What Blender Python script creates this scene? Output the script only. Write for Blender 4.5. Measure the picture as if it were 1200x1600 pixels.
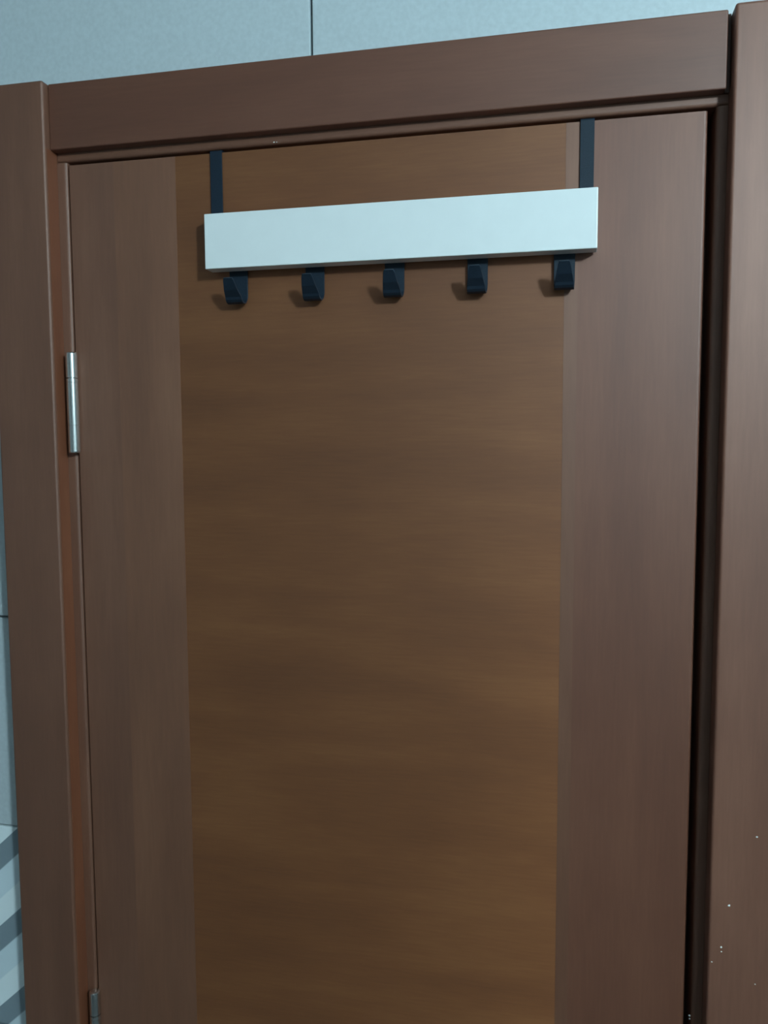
import bpy, bmesh, math, random
from mathutils import Vector, Matrix
for o in list(bpy.data.objects): bpy.data.objects.remove(o)
S = bpy.context.scene
C = S.collection

# ---------------------------------------------------------------- camera
cam = bpy.data.cameras.new('camera'); cam_o = bpy.data.objects.new('camera', cam); C.objects.link(cam_o)
yaw, pit, rol, FPX = 0.21504, -0.084076, -0.0051315, 1280.27
f = Vector((-math.sin(yaw)*math.cos(pit), math.cos(yaw)*math.cos(pit), math.sin(pit)))
r = f.cross(Vector((0,0,1))).normalized(); u = r.cross(f)
c_, s_ = math.cos(rol), math.sin(rol)
r, u = c_*r + s_*u, -s_*r + c_*u
M4 = Matrix((r, u, -f)).transposed().to_4x4(); M4.translation = Vector((0.51706, -0.80598, 1.70503))
cam_o.matrix_world = M4
cam.sensor_fit = 'VERTICAL'; cam.sensor_height = 36; cam.lens = FPX/1600*36; cam.clip_start = 0.01
S.camera = cam_o

# ---------------------------------------------------------------- world, light, exposure
w = bpy.data.worlds.new('world'); S.world = w; w.use_nodes = True
w.node_tree.nodes['Background'].inputs[0].default_value = (0.5, 0.6, 0.7, 1)
w.node_tree.nodes['Background'].inputs[1].default_value = 0.02
LAMP_POS = (1.37, -1.42, 2.30); LAMP_R = 0.075; LAMP_COL = (0.66, 0.93, 1.03, 1); LAMP_W = 400.0
S.view_settings.view_transform = 'Standard'; S.view_settings.look = 'None'
S.view_settings.gamma = 1; S.view_settings.use_curve_mapping = False
S.view_settings.exposure = 0.0

# ---------------------------------------------------------------- materials
def nodes(name):
    m = bpy.data.materials.new(name); m.use_nodes = True
    nt = m.node_tree
    return m, nt, nt.nodes['Principled BSDF']
def N(nt, t, **kw):
    n = nt.nodes.new(t)
    for k, v in kw.items(): setattr(n, k, v)
    return n
def ramp(nt, stops):
    n = N(nt, 'ShaderNodeValToRGB'); e = n.color_ramp.elements
    while len(e) > 1: e.remove(e[-1])
    e[0].position, e[0].color = stops[0][0], (*stops[0][1], 1)
    for p, c in stops[1:]:
        x = e.new(p); x.color = (*c, 1)
    return n
def wood(name, axis, dark, mid, light, rough=0.58, sheen=0.2, coat=0.8, coat_rough=0.54, figure=0.5, aniso=0.45):
    """varnished veneer: fine pores + broad figure along the grain axis ('X' or 'Z')"""
    m, nt, b = nodes(name); L = nt.links
    geo = N(nt, 'ShaderNodeNewGeometry'); oi = N(nt, 'ShaderNodeObjectInfo')
    def mapped(along, across):
        mp = N(nt, 'ShaderNodeMapping')
        mp.inputs['Scale'].default_value = (along, across, across) if axis == 'X' else (across, across, along)
        L.new(geo.outputs['Position'], mp.inputs['Vector'])
        ad = N(nt, 'ShaderNodeVectorMath', operation='ADD'); L.new(mp.outputs[0], ad.inputs[0])
        sc = N(nt, 'ShaderNodeMath', operation='MULTIPLY'); L.new(oi.outputs['Random'], sc.inputs[0]); sc.inputs[1].default_value = 37
        L.new(sc.outputs[0], ad.inputs[1])
        return ad.outputs[0]
    n1 = N(nt, 'ShaderNodeTexNoise'); n1.inputs['Scale'].default_value = 1; n1.inputs['Detail'].default_value = 3
    n1.inputs['Distortion'].default_value = 0.25
    L.new(mapped(3.4, 23), n1.inputs['Vector'])
    n2 = N(nt, 'ShaderNodeTexNoise'); n2.inputs['Scale'].default_value = 1; n2.inputs['Detail'].default_value = 4
    L.new(mapped(28, 420), n2.inputs['Vector'])
    n3 = N(nt, 'ShaderNodeTexNoise'); n3.inputs['Scale'].default_value = 5.5; n3.inputs['Detail'].default_value = 2
    L.new(geo.outputs['Position'], n3.inputs['Vector'])
    a = N(nt, 'ShaderNodeMath', operation='MULTIPLY_ADD'); L.new(n1.outputs[0], a.inputs[0]); a.inputs[1].default_value = figure
    a.inputs[2].default_value = 0.5-0.5*figure-0.10-0.1
    a2 = N(nt, 'ShaderNodeMath', operation='MULTIPLY_ADD'); L.new(n2.outputs[0], a2.inputs[0]); a2.inputs[1].default_value = 0.2; L.new(a.outputs[0], a2.inputs[2])
    a3 = N(nt, 'ShaderNodeMath', operation='MULTIPLY_ADD'); L.new(n3.outputs[0], a3.inputs[0]); a3.inputs[1].default_value = 0.2; L.new(a2.outputs[0], a3.inputs[2])
    rp = ramp(nt, [(0.25, dark), (0.5, mid), (0.75, light)]); L.new(a3.outputs[0], rp.inputs[0])
    mx = N(nt, 'ShaderNodeMix', data_type='RGBA', blend_type='MULTIPLY'); mx.inputs[0].default_value = 1
    L.new(rp.outputs[0], mx.inputs[6]); L.new(oi.outputs['Color'], mx.inputs[7])
    L.new(mx.outputs[2], b.inputs['Base Color'])
    b.inputs['Roughness'].default_value = rough
    b.inputs['Metallic'].default_value = sheen          # shimmer of the cut fibres, stretched across the grain
    b.inputs['Anisotropic'].default_value = aniso
    tg = N(nt, 'ShaderNodeCombineXYZ'); tg.inputs[2 if axis == 'X' else 0].default_value = 1
    L.new(tg.outputs[0], b.inputs['Tangent'])
    b.inputs['Specular IOR Level'].default_value = 0.3
    b.inputs['Coat Weight'].default_value = coat; b.inputs['Coat Roughness'].default_value = coat_rough; b.inputs['Coat IOR'].default_value = 1.6
    bp = N(nt, 'ShaderNodeBump'); bp.inputs['Strength'].default_value = 0.06; bp.inputs['Distance'].default_value = 0.0004
    L.new(n2.outputs[0], bp.inputs['Height']); L.new(bp.outputs[0], b.inputs['Normal'])
    return m
DK, MD, LT = (0.122, 0.043, 0.022), (0.175, 0.066, 0.035), (0.235, 0.098, 0.055)
wood_v = wood('wood_vertical_grain', 'Z', DK, MD, LT)
wood_h = wood('wood_horizontal_grain', 'X', DK, MD, LT)
wood_panel = wood('wood_panel_veneer', 'X', (0.195,0.056,0.015), (0.310,0.099,0.027), (0.44,0.160,0.048), figure=0.46, coat=0.9, sheen=0.62, rough=0.6, aniso=0.8)
def plain(name, col, rough, metal=0, spec=0.5, noise=0.0, scale=60, bump=0.0):
    m, nt, b = nodes(name); L = nt.links
    g = N(nt, 'ShaderNodeNewGeometry'); n = N(nt, 'ShaderNodeTexNoise'); n.inputs['Scale'].default_value = scale; n.inputs['Detail'].default_value = 4
    L.new(g.outputs['Position'], n.inputs['Vector'])
    rp = ramp(nt, [(0.3, tuple(c*(1-noise) for c in col)), (0.7, tuple(min(1, c*(1+noise)) for c in col))])
    L.new(n.outputs[0], rp.inputs[0]); L.new(rp.outputs[0], b.inputs['Base Color'])
    b.inputs['Roughness'].default_value = rough; b.inputs['Metallic'].default_value = metal; b.inputs['Specular IOR Level'].default_value = spec
    if bump:
        bp = N(nt, 'ShaderNodeBump'); bp.inputs['Strength'].default_value = bump; bp.inputs['Distance'].default_value = 0.0005
        L.new(n.outputs[0], bp.inputs['Height']); L.new(bp.outputs[0], b.inputs['Normal'])
    return m
tile_m = plain('pale_tile', (0.52, 0.57, 0.59), 0.5, noise=0.05, scale=220, bump=0.15)
grout_m = plain('grey_grout', (0.16, 0.18, 0.19), 0.9, noise=0.1, scale=300)
paint_m = plain('white_paint', (0.45, 0.46, 0.46), 0.8, noise=0.02)
far_m = plain('darkened_far_tile', (0.20, 0.21, 0.21), 0.5, noise=0.06, scale=120)  # unseen walls toned dark to cut bounce light and deepen the shadows
floor_m = plain('floor_tile', (0.10, 0.10, 0.10), 0.5, noise=0.1, scale=40)
white_m = plain('white_lacquer', (0.80, 0.81, 0.80), 0.35, noise=0.01)
black_m = plain('black_powder_coat', (0.009, 0.018, 0.030), 0.55, spec=0.3, noise=0.15, scale=900, bump=0.2)
steel_m = plain('nickel_steel', (0.72, 0.72, 0.70), 0.22, metal=1, noise=0.06, scale=400)
fleck_m = plain('dull_white_fleck', (0.75, 0.75, 0.72), 0.7, noise=0.05)
def decor():
    m, nt, b = nodes('striped_decor_tile'); L = nt.links
    g = N(nt, 'ShaderNodeNewGeometry'); sp = N(nt, 'ShaderNodeSeparateXYZ'); L.new(g.outputs['Position'], sp.inputs[0])
    a = N(nt, 'ShaderNodeMath', operation='MULTIPLY_ADD'); L.new(sp.outputs['X'], a.inputs[0]); a.inputs[1].default_value = 0.9/0.0975
    z = N(nt, 'ShaderNodeMath', operation='MULTIPLY_ADD'); L.new(sp.outputs['Z'], z.inputs[0]); z.inputs[1].default_value = -1/0.0975; z.inputs[2].default_value = 1.349/0.0975
    L.new(z.outputs[0], a.inputs[2])
    fr = N(nt, 'ShaderNodeMath', operation='FRACT'); L.new(a.outputs[0], fr.inputs[0])
    rp = ramp(nt, [(0.0, (0.24,0.29,0.32)), (0.30, (0.24,0.29,0.32)), (0.32, (0.70,0.79,0.83)), (0.65, (0.70,0.79,0.83)), (0.67, (0.86,0.92,0.93)), (0.99, (0.86,0.92,0.93)), (1.0, (0.24,0.29,0.32))])
    L.new(fr.outputs[0], rp.inputs[0]); L.new(rp.outputs[0], b.inputs['Base Color'])
    b.inputs['Roughness'].default_value = 0.4
    return m
decor_m = decor()

# ---------------------------------------------------------------- mesh helpers
def link(name, bm, mat, parent=None, bevel=0, seg=2, smooth=False):
    bmesh.ops.recalc_face_normals(bm, faces=bm.faces)
    me = bpy.data.meshes.new(name); bm.to_mesh(me); bm.free()
    me.materials.append(mat)
    for p in me.polygons: p.use_smooth = smooth
    o = bpy.data.objects.new(name, me); C.objects.link(o)
    if parent:
        o.parent = parent; o.matrix_parent_inverse = Matrix.Translation(-parent.location)
    if bevel:
        b = o.modifiers.new('bevel', 'BEVEL'); b.width = bevel; b.segments = seg; b.limit_method = 'ANGLE'
        b.harden_normals = False
    return o
def box(bm, x0, x1, y0, y1, z0, z1):
    v = [bm.verts.new((x, y, z)) for x in (x0, x1) for y in (y0, y1) for z in (z0, z1)]
    for q in ((0,1,3,2),(4,6,7,5),(0,4,5,1),(2,3,7,6),(0,2,6,4),(1,5,7,3)): bm.faces.new([v[i] for i in q])
    return bm
def prism(poly, a, b, axis):
    """poly in (x,y) extruded along z, or in (z,y) extruded along x"""
    bm = bmesh.new()
    P = {'Z': lambda p, t: (p[0], p[1], t), 'X': lambda p, t: (t, p[1], p[0]), 'P': lambda p, t: (p[1], .008+.0085*t, p[0])}[axis]
    A = [bm.verts.new(P(p, a)) for p in poly]; B = [bm.verts.new(P(p, b)) for p in poly]
    n = len(poly)
    bm.faces.new(A); bm.faces.new(B[::-1])
    for i in range(n): bm.faces.new((A[i], A[(i+1) % n], B[(i+1) % n], B[i]))
    return bm
def rounded(pts):
    """polygon corners (x, y, radius) -> point list with arcs"""
    out = []; n = len(pts)
    for i, (x, y, rad) in enumerate(pts):
        if not rad: out.append((x, y)); continue
        p = Vector((x, y)); a = (Vector(pts[i-1][:2])-p).normalized(); b = (Vector(pts[(i+1) % n][:2])-p).normalized()
        for k in range(6):
            t = k/5; q = (1-t)**2*(p+a*rad) + 2*t*(1-t)*p + t*t*(p+b*rad)
            out.append((q.x, q.y))
    return out
def lathe(prof, cx, cy, seg=28):
    bm = bmesh.new(); rings = []
    for rr, z in prof:
        rings.append([bm.verts.new((cx+rr*math.cos(2*math.pi*k/seg), cy+rr*math.sin(2*math.pi*k/seg), z)) for k in range(seg)])
    for A, B in zip(rings, rings[1:]):
        for k in range(seg): bm.faces.new((A[k], A[(k+1) % seg], B[(k+1) % seg], B[k]))
    bm.faces.new(rings[0]); bm.faces.new(rings[-1])
    return bm
def tag(o, label, cat=None, kind=None, group=None):
    o['label'] = label
    if cat: o['category'] = cat
    if kind: o['kind'] = kind
    if group: o['group'] = group
    return o
def empty(name, loc):
    o = bpy.data.objects.new(name, None); C.objects.link(o); o.location = loc; o.empty_display_size = 0.05
    return o

# ---------------------------------------------------------------- the room
RX0, RX1, RY0, RZ1 = -0.55, 1.75, -2.3, 2.5
def room(name, b, mat, label, cat):
    return tag(link(name, box(bmesh.new(), *b), mat), label, cat, 'structure')
room('floor', (RX0-.1, RX1+.1, RY0-.1, .12, -.1, 0), floor_m, 'grey tiled bathroom floor below the door', 'floor')
room('ceiling', (RX0-.1, RX1+.1, RY0-.1, .12, RZ1, RZ1+.1), paint_m, 'white painted bathroom ceiling', 'ceiling')
room('wall_left', (RX0-.1, RX0, RY0, 0, 0, RZ1), far_m, 'darkened tiled wall left of the doorway', 'wall')
room('wall_right', (RX1, RX1+.1, RY0, 0, 0, RZ1), far_m, 'darkened tiled wall right of the doorway', 'wall')
room('wall_front', (RX0-.1, RX1+.1, RY0-.1, RY0, 0, RZ1), far_m, 'darkened tiled wall opposite the wooden door', 'wall')
OX0, OX1, OZ1 = -0.050, 0.692, 2.048          # rough opening for the frame
bm = bmesh.new()
box(bm, RX0-.1, OX0, 0.016, .12, 0, RZ1); box(bm, OX1, RX1+.1, 0.016, .12, 0, RZ1); box(bm, OX0, OX1, 0.016, .12, OZ1, RZ1)
wall = tag(link('wall_back', bm, grout_m), 'pale blue-grey tiled wall around the wooden door frame', 'wall', 'structure')
TW, TH, G = 0.5, 0.25, 0.0013
def tile(poly, mat):
    link('tile', prism([(z, x) for x, z in poly], 0, 1, 'P'), mat, wall, bevel=.0008, seg=2)
def cut_tile(x0, x1, z0, z1, mat):
    """one tile, cut around the doorway where it meets it (so up to two pieces)"""
    x0 += G; x1 -= G; z0 += G; z1 -= G
    if x1-x0 < .006 or z1-z0 < .006: return
    l, r_ = max(x0, OX0), min(x1, OX1)
    if z0 >= OZ1 or l >= r_: return tile([(x0,z0),(x1,z0),(x1,z1),(x0,z1)], mat)
    if z1 <= OZ1:
        if OX0-x0 > .006: tile([(x0,z0),(OX0,z0),(OX0,z1),(x0,z1)], mat)
        if x1-OX1 > .006: tile([(OX1,z0),(x1,z0),(x1,z1),(OX1,z1)], mat)
        return
    p = []
    if x0 < OX0: p += [(x0,z0),(OX0,z0),(OX0,OZ1)]
    else: p += [(x0,OZ1)]
    if x1 > OX1: p += [(OX1,OZ1),(OX1,z0),(x1,z0)]
    else: p += [(x1,OZ1)]
    tile(p+[(x1,z1),(x0,z1)], mat)
zj = 1.508 - 7*TH
while zj < RZ1:
    mat = decor_m if 0.75 < zj+TH/2 < 1.25 else tile_m
    xj = 0.268 - 2*TW
    while xj < RX1:
        cut_tile(max(xj, RX0), min(xj+TW, RX1), max(zj, 0), min(zj+TH, RZ1), mat)
        xj += TW
    zj += TH

# ---------------------------------------------------------------- door frame
CI0, CI1, CF, CT = -0.0135, 0.657, -0.021, 2.0805      # inner faces, front plane and top of the side casings
def casing(name, x0, x1, label, m=wood_v):
    return tag(link(name, box(bmesh.new(), x0, x1, CF, .0078, 0, CT), m, bevel=.0028, seg=4), label, 'door casing', 'structure')
casL = casing('trim_1', -0.0825, CI0, 'dark brown wooden casing on the hinge side of the door')
casR = casing('trim_2', CI1, 0.7225, 'dark brown wooden casing right of the door with white paint flecks')
casR.color = (1.12,1.10,1.16,1)
head = tag(link('trim_3', box(bmesh.new(), CI0+.0002, CI1-.0040, -.012, .0078, 2.013, CT-.0008), wood_h, bevel=.0015, seg=3),
           'dark brown wooden header board above the door', 'door casing', 'structure')
fs = link('shadow_strip', box(bmesh.new(), CI1-.0039, CI1-.0002, -.003, .0078, 2.013, CT-.0008), wood_v, head); fs.color = (.6,.6,.6,1)  # added strip in the gap, darkened to paint the casing's shadow
es = link('painted_light_strip', box(bmesh.new(), CI0, CI0+.0005, -.0175, -.0004, 0, 2.0128), wood_v, casL); es.color = (1.25,.98,.72,1); es['label'] = 'added orange-brown strip painting warm light on the casing side'  # added strip; its orange tint paints in the haze-free warm light here
head.color = (.86,.76,.74,1)
# jambs: a rounded nose beside the leaf, a rebate behind it
jl = rounded([(-.049, .0081, 0), (-.0134, .0081, 0), (-.0134, .0002, 0), (-.002, .0002, .0042), (-.002, .043, 0), (.010, .043, 0), (.010, .11, 0), (-.049, .11, 0)])
jambL = tag(link('trim_4', prism(jl, 0, 2.0034, 'Z'), wood_v), 'narrow rounded jamb strip behind the hinges', 'door jamb', 'structure')
jr = rounded([(.691, .0081, 0), (.6569, .0081, 0), (.6569, .0002, 0), (.647, .0002, .0042), (.647, .043, 0), (.632, .043, 0), (.632, .11, 0), (.691, .11, 0)])
jambR = tag(link('trim_5', prism(jr, 0, 2.0034, 'Z'), wood_v), 'shaded narrow jamb strip on the opening side of the door', 'door jamb', 'structure')
jh = rounded([(2.047, .0081, 0), (2.0129, .0081, 0), (2.0129, .0002, 0), (2.0036, .0002, .0042), (2.0036, .043, 0), (1.992, .043, 0), (1.992, .11, 0), (2.047, .11, 0)])
jambH = tag(link('trim_6', prism(jh, CI0+.0006, CI1-.0001, 'X'), wood_h), 'narrow rounded jamb strip under the header board', 'door jamb', 'structure')
random.seed(4)
def fleck(parent, x, y, z, s):
    bm = bmesh.new(); k = 7
    ring = [(x+s*random.uniform(.6, 1.2)*math.cos(2*math.pi*i/k), z+s*random.uniform(.6, 1.2)*math.sin(2*math.pi*i/k)) for i in range(k)]
    A = [bm.verts.new((a, y, b)) for a, b in ring]; T = bm.verts.new((x, y-.0005, z))
    for i in range(k): bm.faces.new((A[i], A[(i+1) % k], T))
    bm.faces.new(A)
    link('white_fleck', bm, fleck_m, parent)['label'] = 'tiny white fleck'
for x, z, s in ((.6967,1.3406,.0011), (.6743,1.2717,.0013), (.6687,1.2301,.0010), (.6688,1.2257,.0008), (.6606,1.2144,.0008), (.6994,1.1976,.0007)):
    fleck(casR, x, CF, z, s)  # dried paint flecks on the right casing
fleck(jambH, .2301, .0006, 2.0060, .0012); fleck(jambH, .2328, .0006, 2.0058, .0008)
fleck(jambR, .6462, .0040, 1.1404, .0012); fleck(jambR, .6462, .0040, 1.1372, .0011)  # small white specks in the gap beside the jamb

# ---------------------------------------------------------------- door leaf
door = tag(empty('door_1', (0.32, 0.02, 0)), 'brown wood veneer door with a horizontal-grain centre panel, hung on nickel hinges', 'door', 'structure')
DT, DZ0, DZ1 = 0.04, 0.006, 2.0
def plank(name, x0, x1, mat, tone, rl=0, rr=0, y0=0.0, label=None):
    poly = rounded([(x0, y0, rl), (x1, y0, rr), (x1, DT, 0), (x0, DT, 0)])
    o = link(name, prism(poly, DZ0, DZ1, 'Z'), mat, door); o.color = (*tone, 1)
    if label: o['label'] = label
    return o
plank('stile', 0, .052, wood_v, (1.02,1.03,1.03), rl=.0015)
plank('stile', .052, .1225, wood_v, (1.14,1.15,1.08), label='lighter brown veneer strip')
plank('centre_panel', .1225, .516, wood_panel, (1,1,1), y0=.00025, label='golden brown centre panel with horizontal grain')
plank('stile', .516, .5285, wood_v, (.95,.92,.86), label='narrow lighter veneer strip')
plank('stile', .5285, .64, wood_v, (.90,.77,.70), rr=.0032)
def hinge(ztop):
    R0, cx, cy, L = .0062, -.0010, -.0058, .1085
    zb = ztop-L; d = .00025
    def groove(z, deep, wd): return [(R0, z-wd-2*d), (R0, z-wd-d), (R0-deep, z-wd), (R0-deep, z+wd), (R0, z+wd+d), (R0, z+wd+2*d)]
    h = link('hinge', lathe([(.0050, zb), (R0-.0003, zb+.0005), (R0, zb+.0015), (R0, zb+.002)] + groove(zb+.030, .0004, .0002) + groove(ztop-.0325, .0004, .0002)
             + [(R0, ztop-.0290), (R0, ztop-.0287), (R0-.0022, ztop-.0286), (R0-.0022, ztop-.0279)], cx, cy), steel_m, door, smooth=True)
    h['label'] = 'round nickel hinge barrel'
    k = link('hinge_knuckle', lathe([(R0-.0022, ztop-.0279), (R0, ztop-.0276), (R0, ztop-.0273), (R0, ztop-.0030), (R0, ztop-.0024), (R0*.94, ztop-.0012), (R0*.75, ztop-.0004), (R0*.4, ztop)], cx, cy), steel_m, smooth=True)
    k.parent = h
    bm = bmesh.new(); box(bm, cx-.0008, cx+.0008, cy, .006, zb+.004, ztop-.004)
    p = link('hinge_pin_plate', bm, steel_m); p.parent = h
    for o in (h, k, p):
        e = o.modifiers.new('split', 'EDGE_SPLIT'); e.split_angle = math.radians(38)
hinge(1.8043); hinge(1.0800)

# ---------------------------------------------------------------- over-door hook rack
rack = tag(empty('over_door_hook_rack', (.354, -.011, 1.846)), 'white over-the-door rack with five black hooks hanging on the brown door', 'hook rack')
RL, RR, RB, RT = .1630, .5450, 1.8800, 1.9340
b = link('rack_board', box(bmesh.new(), RL, RR, -.0222, -.0042, RB, RT), white_m, rack, bevel=.0009, seg=3); b['label'] = 'long white lacquered board'
b = link('back_rail', box(bmesh.new(), RL+.012, RR-.012, -.0041, -.0022, RB+.008, RT-.010), black_m, rack)
def strip(path, widths, th, cx, name, label):
    """flat metal strip bent along a path in (y,z); width varies"""
    bm = bmesh.new(); n = len(path); rings = []
    for i, (y, z) in enumerate(path):
        p0 = Vector(path[max(i-1, 0)]); p1 = Vector(path[min(i+1, n-1)]); t = (p1-p0).normalized(); nn = Vector((-t.y, t.x))*th/2
        w = widths[i]/2
        rings.append([bm.verts.new((cx+sx*w, y+sg*nn.x, z+sg*nn.y)) for sx, sg in ((-1,-1),(1,-1),(1,1),(-1,1))])
    for A, B in zip(rings, rings[1:]):
        for k in range(4): bm.faces.new((A[k], A[(k+1) % 4], B[(k+1) % 4], B[k]))
    bm.faces.new(rings[0]); bm.faces.new(rings[-1])
    o = link(name, bm, black_m, rack, bevel=.0003, seg=1); o['label'] = label
    return o
for cx in (.1684, .5352):
    path = [(-.0012, RB+.012), (-.0012, 1.994), (-.0012, 2.0003), (-.0008, 2.0011), (.001, 2.0014), (.036, 2.0014), (.0405, 2.0013), (.0412, 2.0006), (.0414, 1.998), (.0414, 1.975)]
    strip(path, [.0126]*len(path), .0016, cx, 'door_strap', 'flat black steel strap over the top of the door')
hp, hw = [], []
for z, wd in ((1.905, .0196), (1.880, .0196), (1.866, .0193)): hp.append((-.0032, z)); hw.append(wd)
for k in range(9):                                   # bend at the foot of the hook
    a = math.pi*(1.0+0.88*k/8)
    hp.append((-.0112-.0080*math.cos(a), 1.8555+.0085*math.sin(a))); hw.append(.0192-.0022*k/8)
# the bend starts at the back (y=-.0032) and ends in front (y=-.019)
hp += [(-.0250, 1.8585), (-.0300, 1.8660), (-.0318, 1.8686)]; hw += [.0142, .0112, .0090]
for i in range(5):
    strip(hp, hw, .0018, .1912+.0812*i, 'hook', 'black flat steel hook with tapered tip')

# ---------------------------------------------------------------- ceiling pendant that lights the room (behind the camera, to the right)
lx, ly, lz = LAMP_POS
lamp = tag(empty('pendant_lamp', (lx, ly, RZ1)), 'small globe pendant lamp hanging from the bathroom ceiling', 'lamp')
def em():
    m, nt, b = nodes('lit_opal_glass'); b.inputs['Base Color'].default_value = (.9,.9,.9,1)
    b.inputs['Emission Color'].default_value = LAMP_COL; b.inputs['Emission Strength'].default_value = LAMP_W
    return m
prof = [(LAMP_R*math.sin(math.pi*k/16)+.0005, lz-LAMP_R*math.cos(math.pi*k/16)) for k in range(17)]
link('glass_globe', lathe(prof, lx, ly), em(), lamp, smooth=True)
link('lamp_cap', lathe([(.025, lz+LAMP_R-.008), (.025, lz+LAMP_R+.02), (.006, lz+LAMP_R+.03)], lx, ly), steel_m, lamp)
link('lamp_rod', lathe([(.004, lz+LAMP_R+.028), (.004, RZ1-.015)], lx, ly, 12), steel_m, lamp)
link('ceiling_rose', lathe([(.02, RZ1-.022), (.045, RZ1-.006), (.045, RZ1-.0005)], lx, ly), steel_m, lamp)
